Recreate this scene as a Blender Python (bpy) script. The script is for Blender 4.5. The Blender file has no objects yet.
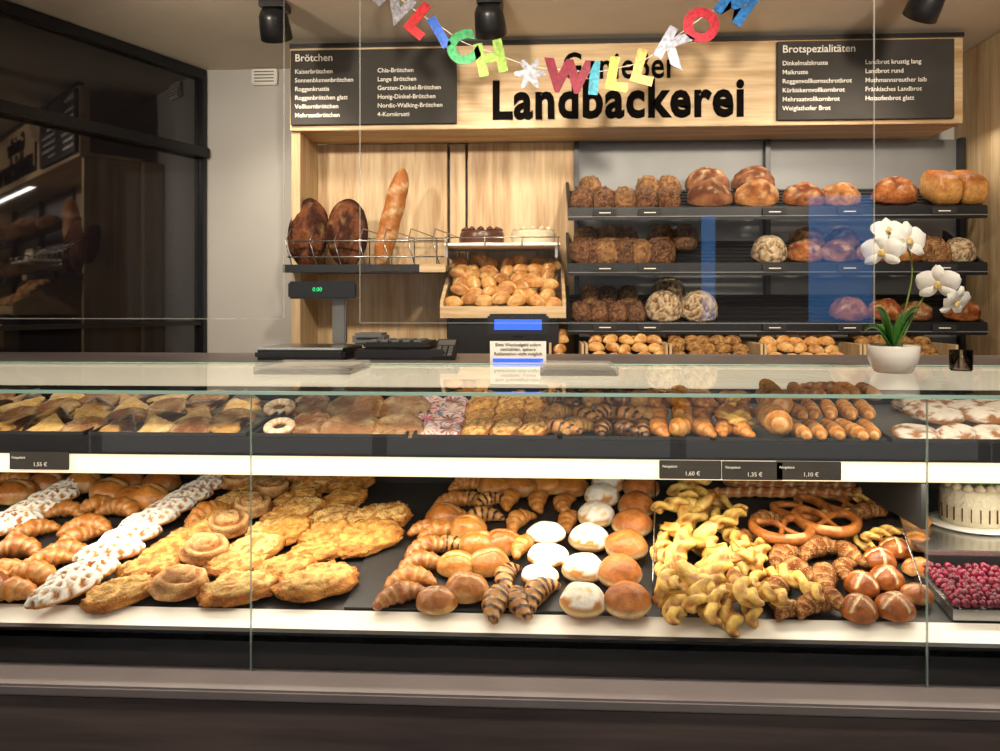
import bpy, bmesh, math, random
from mathutils import Vector, Matrix, noise
random.seed(7)
pi=math.pi
scene=bpy.context.scene
# ------------------------------------------------------------ camera / survey helpers
F=800.0; TH=math.radians(3); CZ=1.45; HY=305.0
CT,ST=math.cos(TH),math.sin(TH)
def ray(px,py):
    u=(px-500)/F; v=(HY-py)/F
    return Vector((u*CT-ST,u*ST+CT,v))
def onY(px,py,Y):
    r=ray(px,py); t=Y/r.y
    return Vector((r.x*t,Y,CZ+r.z*t))
def onZ(px,py,Z):
    r=ray(px,py); t=(Z-CZ)/r.z
    return Vector((r.x*t,r.y*t,Z))
def XY(px,Y): return onY(px,300,Y).x
def ZY(py,Y,px=500): return onY(px,py,Y).z
cam=bpy.data.cameras.new('camera'); co=bpy.data.objects.new('camera',cam)
scene.collection.objects.link(co); scene.camera=co
co.location=(0,0,CZ); co.rotation_euler=(pi/2,0,TH)
cam.sensor_width=36; cam.lens=F*36/1000; cam.shift_y=-(375.5-HY)/1000; cam.clip_start=0.02
scene.view_settings.view_transform='Standard'
scene.view_settings.exposure=0.0

def C(h):
    h=h.lstrip('#'); o=[]
    for i in (0,2,4):
        c=int(h[i:i+2],16)/255
        o.append(c/12.92 if c<=.04045 else ((c+.055)/1.055)**2.4)
    return tuple(o)
def mix(a,b,t):
    t=max(0,min(1,t)); return tuple(a[i]*(1-t)+b[i]*t for i in range(3))
def cl(x): return max(0.,min(1.,x))

# ------------------------------------------------------------ materials
def newmat(name):
    m=bpy.data.materials.new(name); m.use_nodes=True
    nt=m.node_tree; return m,nt,nt.nodes['Principled BSDF']
def mat(name,col,rough=.5,metal=0.,var=.08,vscale=8,bump=0.,bscale=60,emit=0.,spec=.5):
    m,nt,b=newmat(name)
    c=C(col) if isinstance(col,str) else col
    tc=nt.nodes.new('ShaderNodeTexCoord'); nz=nt.nodes.new('ShaderNodeTexNoise')
    nz.inputs['Scale'].default_value=vscale; nz.inputs['Detail'].default_value=4
    nt.links.new(tc.outputs['Object'],nz.inputs['Vector'])
    cr=nt.nodes.new('ShaderNodeValToRGB')
    cr.color_ramp.elements[0].position=.3; cr.color_ramp.elements[1].position=.7
    cr.color_ramp.elements[0].color=(*[x*(1-var) for x in c],1)
    cr.color_ramp.elements[1].color=(*[min(1,x*(1+var)) for x in c],1)
    nt.links.new(nz.outputs['Fac'],cr.inputs['Fac'])
    nt.links.new(cr.outputs['Color'],b.inputs['Base Color'])
    b.inputs['Roughness'].default_value=rough; b.inputs['Metallic'].default_value=metal
    b.inputs['Specular IOR Level'].default_value=spec
    if bump:
        n2=nt.nodes.new('ShaderNodeTexNoise'); n2.inputs['Scale'].default_value=bscale
        nt.links.new(tc.outputs['Object'],n2.inputs['Vector'])
        bp=nt.nodes.new('ShaderNodeBump'); bp.inputs['Strength'].default_value=bump; bp.inputs['Distance'].default_value=.01
        nt.links.new(n2.outputs['Fac'],bp.inputs['Height']); nt.links.new(bp.outputs['Normal'],b.inputs['Normal'])
    if emit:
        b.inputs['Emission Color'].default_value=(*c,1); b.inputs['Emission Strength'].default_value=emit
    return m
def wood(name,c1,c2,axis='Z',rough=.5):
    m,nt,b=newmat(name)
    tc=nt.nodes.new('ShaderNodeTexCoord'); mp=nt.nodes.new('ShaderNodeMapping')
    s={'Z':(9,9,.7),'X':(.7,9,9)}[axis]; mp.inputs['Scale'].default_value=s
    nt.links.new(tc.outputs['Object'],mp.inputs['Vector'])
    n1=nt.nodes.new('ShaderNodeTexNoise'); n1.inputs['Scale'].default_value=1.6; n1.inputs['Detail'].default_value=8; n1.inputs['Distortion'].default_value=.6
    n2=nt.nodes.new('ShaderNodeTexNoise'); n2.inputs['Scale'].default_value=9; n2.inputs['Detail'].default_value=5
    nt.links.new(mp.outputs[0],n1.inputs['Vector']); nt.links.new(mp.outputs[0],n2.inputs['Vector'])
    mx=nt.nodes.new('ShaderNodeMath'); mx.operation='MULTIPLY_ADD'; mx.inputs[1].default_value=.35
    nt.links.new(n2.outputs['Fac'],mx.inputs[0]); 
    m2=nt.nodes.new('ShaderNodeMath'); m2.operation='MULTIPLY'; m2.inputs[1].default_value=.65
    nt.links.new(n1.outputs['Fac'],m2.inputs[0]); nt.links.new(m2.outputs[0],mx.inputs[2])
    cr=nt.nodes.new('ShaderNodeValToRGB'); cr.color_ramp.elements[0].position=.36; cr.color_ramp.elements[1].position=.62
    cr.color_ramp.elements[0].color=(*C(c1),1); cr.color_ramp.elements[1].color=(*C(c2),1)
    nt.links.new(mx.outputs[0],cr.inputs['Fac']); nt.links.new(cr.outputs['Color'],b.inputs['Base Color'])
    b.inputs['Roughness'].default_value=rough
    return m
def crust(name,rough=.5,bump=.5,bscale=120,var=.3,seed=None,sscale=160,sth=.28,dist=.006,spec=.5):
    m,nt,b=newmat(name); L=nt.links
    at=nt.nodes.new('ShaderNodeAttribute'); at.attribute_name='col'
    tc=nt.nodes.new('ShaderNodeTexCoord')
    nz=nt.nodes.new('ShaderNodeTexNoise'); nz.inputs['Scale'].default_value=60; nz.inputs['Detail'].default_value=7; nz.inputs['Roughness'].default_value=.65
    L.new(tc.outputs['Object'],nz.inputs['Vector'])
    mr=nt.nodes.new('ShaderNodeMapRange'); mr.inputs[1].default_value=.33; mr.inputs[2].default_value=.67
    mr.inputs[3].default_value=1-var; mr.inputs[4].default_value=1+var*.5
    L.new(nz.outputs['Fac'],mr.inputs[0])
    vm=nt.nodes.new('ShaderNodeVectorMath'); vm.operation='SCALE'
    L.new(at.outputs['Color'],vm.inputs[0]); L.new(mr.outputs[0],vm.inputs['Scale'])
    out=vm.outputs[0]
    if seed:
        vo=nt.nodes.new('ShaderNodeTexVoronoi'); vo.inputs['Scale'].default_value=sscale
        L.new(tc.outputs['Object'],vo.inputs['Vector'])
        lt=nt.nodes.new('ShaderNodeMath'); lt.operation='LESS_THAN'; lt.inputs[1].default_value=sth
        L.new(vo.outputs['Distance'],lt.inputs[0])
        mx=nt.nodes.new('ShaderNodeMix'); mx.data_type='RGBA'
        L.new(lt.outputs[0],mx.inputs[0]); L.new(out,mx.inputs[6]); mx.inputs[7].default_value=(*C(seed),1)
        out=mx.outputs[2]
    L.new(out,b.inputs['Base Color'])
    b.inputs['Roughness'].default_value=rough; b.inputs['Specular IOR Level'].default_value=spec
    n2=nt.nodes.new('ShaderNodeTexNoise'); n2.inputs['Scale'].default_value=bscale; n2.inputs['Detail'].default_value=4
    L.new(tc.outputs['Object'],n2.inputs['Vector'])
    bp=nt.nodes.new('ShaderNodeBump'); bp.inputs['Strength'].default_value=bump; bp.inputs['Distance'].default_value=dist
    L.new(n2.outputs['Fac'],bp.inputs['Height']); L.new(bp.outputs['Normal'],b.inputs['Normal'])
    return m
def glass(name,tint=(1,1,1),ior=1.45,rough=0.0):
    m=bpy.data.materials.new(name); m.use_nodes=True; nt=m.node_tree; nt.nodes.clear(); L=nt.links
    o=nt.nodes.new('ShaderNodeOutputMaterial'); t=nt.nodes.new('ShaderNodeBsdfTransparent'); t.inputs[0].default_value=(*tint,1)
    g=nt.nodes.new('ShaderNodeBsdfGlossy'); g.inputs['Roughness'].default_value=rough
    fr=nt.nodes.new('ShaderNodeFresnel'); fr.inputs['IOR'].default_value=ior
    mx=nt.nodes.new('ShaderNodeMixShader')
    L.new(fr.outputs[0],mx.inputs[0]); L.new(t.outputs[0],mx.inputs[1]); L.new(g.outputs[0],mx.inputs[2]); L.new(mx.outputs[0],o.inputs[0])
    return m
def film(name,col,alpha,rough=.4):
    m=bpy.data.materials.new(name); m.use_nodes=True; nt=m.node_tree; b=nt.nodes['Principled BSDF']
    b.inputs['Base Color'].default_value=(*C(col),1); b.inputs['Alpha'].default_value=alpha; b.inputs['Roughness'].default_value=rough
    return m
def darkglass(name,base,gl,rough=.03):
    m=bpy.data.materials.new(name); m.use_nodes=True; nt=m.node_tree; nt.nodes.clear(); L=nt.links
    o=nt.nodes.new('ShaderNodeOutputMaterial'); d=nt.nodes.new('ShaderNodeBsdfDiffuse'); d.inputs[0].default_value=(*C(base),1)
    g=nt.nodes.new('ShaderNodeBsdfGlossy'); g.inputs['Roughness'].default_value=rough; g.inputs[0].default_value=(.8,.8,.85,1)
    mx=nt.nodes.new('ShaderNodeMixShader'); mx.inputs[0].default_value=gl
    L.new(d.outputs[0],mx.inputs[1]); L.new(g.outputs[0],mx.inputs[2]); L.new(mx.outputs[0],o.inputs[0]); return m

M={}
M['ceil']=mat('ceiling_paint','#E2D6C2',.9,var=.03)
M['wall']=mat('wall_paint','#C2BFBA',.9,var=.04,vscale=3)
M['floor']=mat('floor_tile','#5A5550',.4,var=.15)
M['oak']=wood('light_oak','#A88459','#D2B991','Z')
M['oakh']=wood('light_oak_horizontal','#A88459','#D2B991','X')
M['dwood']=wood('dark_wood','#45393A','#62544F','X',.5)
M['black']=mat('black_metal','#17171A',.35)
M['matte']=mat('black_matte','#1C1B1C',.7)
M['slate']=mat('slate_board','#3A3734',.7,var=.15,spec=.2)
M['tray']=mat('black_tray','#2C2A29',.45,var=.25,vscale=120)
M['white']=mat('white_laminate','#F4F0E6',.4,var=.02)
M['cream']=mat('cream_profile','#F3E9D2',.5,var=.03,emit=.6)  # own glow added so the rear rail looks lit
M['ledge']=mat('grey_ledge','#7B7272',.4,var=.08)
M['grey']=mat('brushed_grey','#747474',.45,metal=.2,var=.05)
M['steel']=mat('steel','#B8B6B0',.25,metal=.9)
M['led']=mat('led_diffuser','#FFF0CC',.5,emit=.75,var=0)
M['lamp']=mat('lamp_lens','#FFF0D8',.5,emit=5,var=0)
M['glass']=glass('clear_glass',(.985,.99,.985))
M['tglass']=glass('top_glass',(.97,.985,.975),1.22)
M['gedge']=mat('glass_edge','#9CBFB0',.15,var=.1,emit=.08)
M['joint']=film('glass_joint','#9FB5AA',.5,.2)
M['gedge2']=film('acrylic_edge','#D8DAD6',.22,.2)
M['acryl']=glass('clear_acrylic',(.99,.99,.99),1.2)
M['blue']=film('blue_reflection','#3E86E0',.2)  # blue reflection in the glass, imitated by a tinted sheet
M['text_b']=mat('black_letter','#0C0908',.9,spec=.05)
M['text_w']=mat('white_letter','#E4E0D6',.6)
M['screen']=mat('blue_screen','#2B5BFF',.4,emit=1.1,var=0)
M['green_led']=mat('green_led','#2AF08A',.4,emit=.8,var=0)
M['partition']=darkglass('dark_partition_glass','#1E1B1E',.11)
M['paper']=film('translucent_paper','#F1ECE2',.5,.4)
M['leaf']=mat('leaf_green','#3E7A2A',.4,var=.25,vscale=30)
M['petal']=mat('orchid_petal','#FBF8F0',.5,var=.02)
M['pot']=mat('pot_ceramic','#F3EFE8',.2,var=.02)
M['stem']=mat('plant_stem','#7C8A3C',.5)
M['wax']=mat('candle_wax','#5A3A28',.4)
M['crust']=crust('baked_crust',.45,.5,90,.36,spec=.4)
M['shiny']=crust('glazed_crust',.28,.45,80,.36,spec=.45)
M['crumb']=crust('crumbly_crust',.6,.9,190,.34,dist=.006,spec=.3)
M['seeded']=crust('seeded_crust',.75,1.,160,.45,'#BF9C66',190,.24,spec=.2)
M['soft']=crust('sugar_dusted',.8,.5,130,.12,spec=.2)
M['flour']=crust('floured_crust',.8,.95,85,.42,spec=.2)

# ------------------------------------------------------------ object helpers
def link(o,parent=None):
    scene.collection.objects.link(o)
    if parent: o.parent=parent
    return o
def E(name):
    e=bpy.data.objects.new(name,None); e.empty_display_size=.05; return link(e)
def fromdata(name,v,f,mt,parent=None,cols=None,smooth=True):
    me=bpy.data.meshes.new(name); me.from_pydata([tuple(p) for p in v],[],f); me.materials.append(mt)
    if smooth: me.polygons.foreach_set('use_smooth',[True]*len(me.polygons))
    if cols:
        a=me.color_attributes.new('col','FLOAT_COLOR','POINT')
        fl=[]; [fl.extend((c[0],c[1],c[2],1)) for c in cols]
        a.data.foreach_set('color',fl)
    me.update(); return link(bpy.data.objects.new(name,me),parent)
def box(name,x0,x1,y0,y1,z0,z1,mt,parent=None,bev=0.,M4=None):
    bm=bmesh.new(); bmesh.ops.create_cube(bm,size=1)
    for v in bm.verts:
        v.co=Vector((x0+(v.co.x+.5)*(x1-x0),y0+(v.co.y+.5)*(y1-y0),z0+(v.co.z+.5)*(z1-z0)))
    if bev: bmesh.ops.bevel(bm,geom=bm.edges[:],offset=bev,segments=2,affect='EDGES')
    if M4: bm.transform(M4)
    bmesh.ops.recalc_face_normals(bm,faces=bm.faces)
    me=bpy.data.meshes.new(name); bm.to_mesh(me); bm.free(); me.materials.append(mt)
    return link(bpy.data.objects.new(name,me),parent)
def quad(name,pts,mt,parent=None): return fromdata(name,pts,[(0,1,2,3)],mt,parent,smooth=False)
def lathe(prof,n=32):
    v=[];f=[]
    for (r,z) in prof:
        for i in range(n):
            a=2*pi*i/n; v.append(Vector((r*math.cos(a),r*math.sin(a),z)))
    for j in range(len(prof)-1):
        for i in range(n):
            f.append((j*n+i,j*n+(i+1)%n,(j+1)*n+(i+1)%n,(j+1)*n+i))
    f.append(tuple(reversed(range(n)))); f.append(tuple((len(prof)-1)*n+i for i in range(n)))
    return v,f
def lobj(name,prof,mt,loc,parent=None,rot=None,n=32):
    v,f=lathe(prof,n); m=Matrix.Translation(loc)
    if rot: m=m@rot
    return fromdata(name,[m@p for p in v],f,mt,parent)
def catmull(P,n=6):
    P=[Vector(p) for p in P]; P=[P[0]*2-P[1]]+P+[P[-1]*2-P[-2]]; o=[]
    for i in range(1,len(P)-2):
        for k in range(n):
            t=k/n; a,b,c,d=P[i-1:i+3]
            o.append(.5*((2*b)+(c-a)*t+(2*a-5*b+4*c-d)*t*t+(3*b-a-3*c+d)*t**3))
    o.append(P[-2]); return o
def sweep(path,rf,cf=None,na=12,zs=1.,up=Vector((0,0,1))):
    v=[];f=[];c=[];n=len(path)
    for i,p in enumerate(path):
        t=i/(n-1)
        d=(path[min(i+1,n-1)]-path[max(i-1,0)]).normalized()
        s=d.cross(up)
        if s.length<1e-4: s=Vector((1,0,0))
        s.normalize(); u=s.cross(d).normalized()
        for k in range(na):
            a=2*pi*k/na; r=rf(t,a)
            v.append(p+s*(math.cos(a)*r)+u*(math.sin(a)*r*zs))
            if cf: c.append(cf(t,a))
    for i in range(n-1):
        for k in range(na):
            f.append((i*na+k,i*na+(k+1)%na,(i+1)*na+(k+1)%na,(i+1)*na+k))
    f.append(tuple(reversed(range(na)))); f.append(tuple((n-1)*na+k for k in range(na)))
    return v,f,c
def rod(name,pts,r,mt,parent=None,na=6):
    v,f,_=sweep([Vector(p) for p in pts],lambda t,a:r,None,na,up=Vector((.01,.02,1)).normalized()); return fromdata(name,v,f,mt,parent)
class G:
    def __init__(s): s.v=[];s.f=[];s.c=[]
    def add(s,d,m):
        o=len(s.v); s.v+= [m@p for p in d[0]]; s.f+=[tuple(i+o for i in q) for q in d[1]]; s.c+=d[2]
groups={}
def put(gname,reg,mt,d,m):
    k=(gname,reg)
    if k not in groups: groups[k]=(G(),mt)
    groups[k][0].add(d,m)
def flush():
    cnt={}
    for (nm,reg),(g,mt) in groups.items():
        c=cnt.get(nm,0); cnt[nm]=c+1
        fromdata(nm+('.%03d'%c if c else ''),g.v,g.f,M[mt],None,g.c)
def text(name,body,loc,size,mt,parent,fitw=None,fith=None,ext=.002,off=0.,align='LEFT',rot=(pi/2,0,0),ls=1.,sp=1.):
    cu=bpy.data.curves.new(name,'FONT'); cu.body=body; cu.size=size; cu.extrude=ext; cu.offset=off; cu.align_x=align; cu.space_line=ls; cu.space_character=sp
    cu.materials.append(mt); cu.resolution_u=3
    o=link(bpy.data.objects.new(name,cu),parent); o.location=loc; o.rotation_euler=rot
    if fitw or fith:
        bpy.context.view_layer.update(); d=o.dimensions
        sx=fitw/d.x if fitw else 1; sy=fith/d.y if fith else sx
        o.scale=(sx,sy,1)
    return o

# ------------------------------------------------------------ baked goods generators
def blob(lx,ly,h,col,disp=None,nu=28,nv=14,pn=2.,flat=.35,full=1.,plan=None,seed=0):
    v=[];f=[];c=[]; zb=flat*h/(1+flat)
    def vert(phi,th):
        cc=max(0,math.cos(phi))**full; s=math.sin(phi)
        ct,st=math.cos(th),math.sin(th)
        x=math.copysign(abs(ct)**(2/pn),ct)*cc; y=math.copysign(abs(st)**(2/pn),st)*cc
        if plan: k=plan(th); x*=k;y*=k
        z=s if s>0 else s*flat
        nn=noise.noise((x*1.7+seed*3.1,y*1.7+seed*1.7,z*1.7+seed))
        dd=disp(x,y,z,seed) if disp else nn*.09
        v.append(Vector((x*lx/2*(1+dd*.5),y*ly/2*(1+dd*.5),zb+z*h/(1+flat)*(1+dd if s>0 else 1)+ (dd*h*.3 if s>0 else 0))))
        c.append(col(x,y,z,nn))
    vert(-pi/2,0)
    for j in range(1,nv):
        for i in range(nu): vert(-pi/2+pi*j/nv,2*pi*i/nu)
    vert(pi/2,0)
    for i in range(nu): f.append((0,1+(i+1)%nu,1+i))
    for j in range(nv-2):
        for i in range(nu):
            a=1+j*nu; f.append((a+i,a+(i+1)%nu,a+nu+(i+1)%nu,a+nu+i))
    t=len(v)-1; a=1+(nv-2)*nu
    for i in range(nu): f.append((a+i,a+(i+1)%nu,t))
    return v,f,c
gold=C('#C98436'); brown=C('#925020'); pale=C('#E0B878'); choco=C('#33190F'); whitec=C('#F4EFE4'); cream=C('#EAD3A2')
def hn(x,y,z,s,fq): return noise.noise((x*fq+s*5.3,y*fq-s*2.2,z*fq+s))
def item(kind,w,s):
    R=random.Random(s*13+5)
    if kind=='roll':
        tp=mix(gold,brown,.15+R.random()*.85)
        return blob(w,w*.85,w*.56,lambda x,y,z,k: mix(mix(pale,tp,(z+.35+k*.6)*1.4),cream,cl(1-abs(y+.1*x)*7)*.6 if z>.5 else 0),lambda x,y,z,s:hn(x,y,z,s,1.6)*.1-(.07 if abs(y+.1*x)<.1 and z>.5 else 0),seed=s,nu=32,nv=18)
    if kind=='berl': return blob(w,w*.96,w*.62,lambda x,y,z,k: mix(cream,mix(C('#C47C3E'),C('#A05820'),.5+k),abs(z-.02)*6-.3),seed=s,flat=.6)
    if kind=='sugar': return blob(w,w*.96,w*.6,lambda x,y,z,k: mix(C('#EEE8DC'),pale,cl(hn(x,y,z,s,4)*1.6)) if z>.3+k*.5 else mix(cream,C('#C07C36'),abs(z-.02)*5-.2),seed=s,flat=.6)
    if kind=='glaze': return blob(w,w*.9,w*.38,lambda x,y,z,k: C('#EEE8DC') if z>.12+k*.6 else gold,seed=s,nu=34,nv=18)
    if kind=='streusel':
        base=mix(C('#D29A48'),C('#EBC984'),R.random()*.8)
        pl=lambda th:1+.12*noise.noise((math.cos(th)*1.8+s,math.sin(th)*1.8,s*.7))
        return blob(w,w*.64,w*.19,lambda x,y,z,k: mix(C('#A86A2C'),base,.72+hn(x,y,z,s,5)*2.) if (x*x+y*y)<.72 else mix(C('#9A5A22'),C('#CC8A3E'),.5+k*2),
            lambda x,y,z,s: abs(hn(x,y,z,s,7))*.45+hn(x,y,z,s,2)*.22,nu=46,nv=22,seed=s,full=.6,plan=pl)
    if kind=='swirl':
        def sp(x,y): 
            r=math.hypot(x,y); return math.sin(r*17-math.atan2(y,x))
        return blob(w,w*.85,w*.36,lambda x,y,z,k: mix(C('#8E5420'),mix(gold,cream,.4),.6+.5*sp(x,y)+k),lambda x,y,z,s: .13*sp(x,y)*(1 if z>0 else 0)+hn(x,y,z,s,3)*.12,nu=44,nv=24,seed=s,full=.7)
    if kind=='netw':
        def gp(x,y): return max(abs(math.sin((x*2+y)*4.2)),abs(math.sin((x*2-y)*4.2)))
        return blob(w,w*.44,w*.27,lambda x,y,z,k: (C('#F4EFE6') if gp(x,y)>.80-k*.2 else mix(C('#9A5A26'),pale,.35+k)) if z>.05 else gold,
            lambda x,y,z,s: .14*(gp(x,y)>.78)+hn(x,y,z,s,3)*.12,nu=52,nv=26,seed=s)
    if kind in('cross','choc','lcross','nutc','chocp'):
        n=30;P=[];cv=R.uniform(.5,1.1)
        for i in range(n+1):
            t=i/n*2-1; a=t*cv; P.append(Vector((math.sin(a)/cv*w*.5,(math.cos(a)-1)/cv*w*.55+.06*w,w*.17*(1-abs(t)**2*.5))))
        def rf(t,a):
            q=abs(t*2-1); sw=(q*3.5)%1
            return max(.006*w,w*.2*(1-q**1.8*.75)*(1.14-.26*sw)*(1+.1*hn(t*2,math.cos(a),math.sin(a),s,2)))
        top={'cross':mix(C('#BE742A'),C('#965220'),R.random()),'choc':C('#B57A42'),'lcross':C('#84481E'),'nutc':C('#B5854A'),'chocp':C('#5B2E18')}[kind]
        def cf(t,a):
            q=abs(t*2-1); sw=(q*3.5)%1; cc=mix(top,mix(top,pale,.65),sw*1.1-.3+.6*hn(t*3,math.cos(a),math.sin(a),s,2))
            if kind in('choc','chocp') and math.sin(a)>-.2 and math.sin(t*40+math.cos(a)*2)>.45: cc=choco if kind=='choc' else C('#1E0F0A')
            return cc
        return sweep(P,rf,cf,14,.85)
    if kind=='cheese':   # twisted puff-pastry stick with melted cheese
        P=[Vector((w*(i/44-.5),math.sin(i*.17+s)*w*.04,w*.10)) for i in range(45)]
        tw=R.uniform(8,12)
        def tv(t,a): return math.cos(2*a+t*tw*2)
        def rf(t,a): 
            return max(.008*w,w*.115*(1-abs(t*2-1)**5*.7)*(1+.34*tv(t,a)+.22*hn(t*3,math.cos(a),math.sin(a),s,1.6)))
        return sweep(P,rf,lambda t,a: mix(mix(C('#9A5A1C'),C('#EFC768'),.60+.5*tv(t,a)+.9*hn(t*4,math.cos(a),math.sin(a),s,1.8)),C('#A8682A'),cl(abs(t*2-1)*4-3.2)*.7),20,.85)
    if kind=='flake':   # melted-cheese crisp edge, pointed
        return blob(w,w*.6,w*.12,lambda x,y,z,k: mix(mix(C('#C8842E'),C('#F2D078'),.6+1.6*k),C('#A8641E'),cl((x*x+y*y)*1.6-1.1)),lambda x,y,z,s:1.2*hn(x,y,0,s,1.5),nu=44,nv=8,seed=s,flat=.12,
            plan=lambda th:.85+.5*abs(math.cos(th*1.5+s))**3+.35*noise.noise((math.cos(th)*2.2+s,math.sin(th)*2.2,s)))
    if kind=='pretzel':
        h=[(-.24,-.36),(-.05,-.08),(.1,.1),(.3,.34),(.52,.36),(.66,.1),(.55,-.26),(.28,-.47),(0,-.52)]
        pts=[(x*w*.75,y*w*.85,w*.08+(w*.05 if i==2 else 0)) for i,(x,y) in enumerate(h)]
        pts+= [(-x,y,z) for i,(x,y,z) in enumerate(reversed(pts[:-1]))]
        P=catmull(pts,5)
        return sweep(P,lambda t,a: w*(.045+.055*math.sin(pi*t)**1.5),lambda t,a: mix(C('#8A4A1C'),C('#C2783A'),.5+hn(t*8,math.cos(a),0,s,1.5)) if not(abs(t-.5)<.05 and math.sin(a)>.6) else pale,10)
    if kind=='laugen':
        cr=lambda x,y,z: z>.35 and (abs(x)<.09 or abs(y)<.09)
        return blob(w,w*.95,w*.62,lambda x,y,z,k: cream if cr(x,y,z) else mix(C('#8A4516'),C('#B4682A'),.5+k-z*.3),
            lambda x,y,z,s: -.1 if cr(x,y,z) else hn(x,y,z,s,1.5)*.06,nu=36,nv=20,seed=s)
    if kind in('stick','tube','fat','baguette'):
        rr={'stick':.085,'tube':.11,'fat':.19,'baguette':.085}[kind]
        P=[Vector((w*(i/30-.5),0,w*rr)) for i in range(31)]
        top={'stick':C('#9E5826'),'tube':C('#C07C34'),'fat':C('#BE7A34'),'baguette':C('#A8642A')}[kind]
        am=.12 if kind!='baguette' else .05
        def cut(t,a): return math.sin(t*(34 if kind!='baguette' else 26)+math.cos(a)*1.6)
        def rf(t,a): return max(.004,w*rr*(1-abs(t*2-1)**4)**.6*(1+am*cut(t,a)+.8*am*hn(t*4,math.cos(a),math.sin(a),s,1)))
        return sweep(P,rf,lambda t,a: mix(top,cream,cl(cut(t,a)*1.6-.8)*.6+.35*hn(t*4,math.cos(a),0,s,2)) if math.sin(a)>-.1 or kind=='baguette' else mix(top,pale,.5),14)
    if kind in('cky','ckb','ckc','cks','ckcr'):
        tc_={'cky':C('#E0B66E'),'ckb':C('#8F5A34'),'ckc':C('#3A2015'),'cks':C('#E2CBBE'),'ckcr':C('#A0714A')}[kind]
        plan=None
        if kind in('cky','ckc') : plan=lambda th:.62/max(.5,math.cos(((th+s)%(2*pi/3))-pi/3))*1.05
        def col(x,y,z,k):
            if kind=='cks': 
                q=hn(x,y,z,s,9); return C('#C8587A') if q>.3 else (C('#5F86B8') if q<-.34 else (C('#7B4A30') if abs(q)<.07 else tc_))
            if kind=='ckc' : return mix(C('#C89A5B'),tc_,(x+.2+k)*4)
            return mix(tc_,mix(tc_,cream,.55),.3+k*1.5+.9*hn(x,y,z,s,6))
        return blob(w,w*.9,w*.12,col,lambda x,y,z,s:abs(hn(x,y,z,s,6))*.25,nu=34,nv=14,seed=s,full=.4,plan=plan)
    if kind=='sugarflat': return blob(w,w*.7,w*.2,lambda x,y,z,k: mix(C('#9A6A42'),C('#DCD2C4'),(z-.2+k*2+hn(x,y,z,s,4)*1.4)*1.6),seed=s,full=.6,nu=34,nv=16)
    if kind=='ring':
        P=[Vector((math.cos(a)*w*.33,math.sin(a)*w*.33,w*.12)) for a in [2*pi*i/24 for i in range(25)]]
        return sweep(P,lambda t,a:w*.15,lambda t,a: mix(whitec,pale,.5+.5*math.sin(t*60)) if math.sin(a)>.1 else gold,10,.8)
    if kind=='loafr':
        c1,c2=R.choice([(C('#6A3214'),C('#98592A')),(C('#74401C'),C('#A66E3A')),(C('#5A3018'),C('#875636'))]); fl=R.choice([-.2,.05,-.1])
        return blob(w,w*.85,w*.6,lambda x,y,z,k: mix(mix(c1,c2,.5+k*2+.6*hn(x,y,z,s,5)),C('#BFA27C'),cl(hn(x,y,z,s,3.5)*2+fl-.15)*cl(z*2)*.75+cl(.4-abs(z)*6)*.25),lambda x,y,z,s: hn(x,y,z,s,1.6)*.14+hn(x,y,z,s,6)*.06,seed=s,nu=40,nv=22)
    if kind=='loafs':
        c1,c2=R.choice([(C('#40251A'),C('#7A5034')),(C('#54341E'),C('#966C44')),(C('#362016'),C('#6C462C'))])
        return blob(w,w*1.5,w*.85,lambda x,y,z,k: mix(c1,c2,.5+hn(x,y,z,s,5)*1.6),lambda x,y,z,s: hn(x,y,z,s,4)*.14,seed=s,nu=32,nv=18,pn=3,full=.7)
    if kind=='loafw': 
        def ck(x,y,z): return min(abs(hn(x,y,z,s,2.2)),abs(hn(x,y,z,s+9,2.6)))
        return blob(w,w*1.1,w*.78,lambda x,y,z,k: mix(C('#5E3A20'),mix(C('#CDBD9F'),C('#A88A62'),.5+hn(x,y,z,s,6)),cl(ck(x,y,z)*14-.4)),lambda x,y,z,s: min(.0,ck(x,y,z)*2-.14),seed=s,nu=52,nv=30,full=.8)
    if kind=='loafb': return blob(w,w*2.2,w*1.25,lambda x,y,z,k: mix(C('#C48E4C'),C('#96561F'),cl(z*1.6-.4+k)) ,lambda x,y,z,s: hn(x,y,z,s,1)*.03,seed=s,nu=48,nv=24,pn=7,full=.45,flat=.9)
    if kind=='big': return blob(w,w*.58,w*.40,lambda x,y,z,k: mix(mix(C('#34190E'),C('#6E4028'),.4+k*2+hn(x,y,z,s,6)),C('#A07A52'),cl(hn(x,y,z,s,3)*2.5-.7)*.5),lambda x,y,z,s:hn(x,y,z,s,1.5)*.07+hn(x,y,z,s,5)*.04,nu=44,nv=24,seed=s,flat=.8)
    if kind=='smallr': 
        top=R.choice([C('#BC7E3C'),C('#AA6C30'),C('#C89250')])
        return blob(w,w*.66,w*.5,lambda x,y,z,k: mix(mix(top,pale,.3-z*.3+k),cream,cl(1-abs(y)*9)*.8 if z>.3 else 0),lambda x,y,z,s: (-.12 if abs(y)<.08 and z>.3 else 0)+hn(x,y,z,s,1.5)*.06,seed=s,nu=20,nv=12)
    if kind=='smalls': return blob(w,w*.85,w*.5,lambda x,y,z,k: mix(C('#6E4422'),C('#AC824C'),.5+hn(x,y,z,s,5)*1.7),seed=s,nu=18,nv=10)
    raise Exception(kind)
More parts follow.
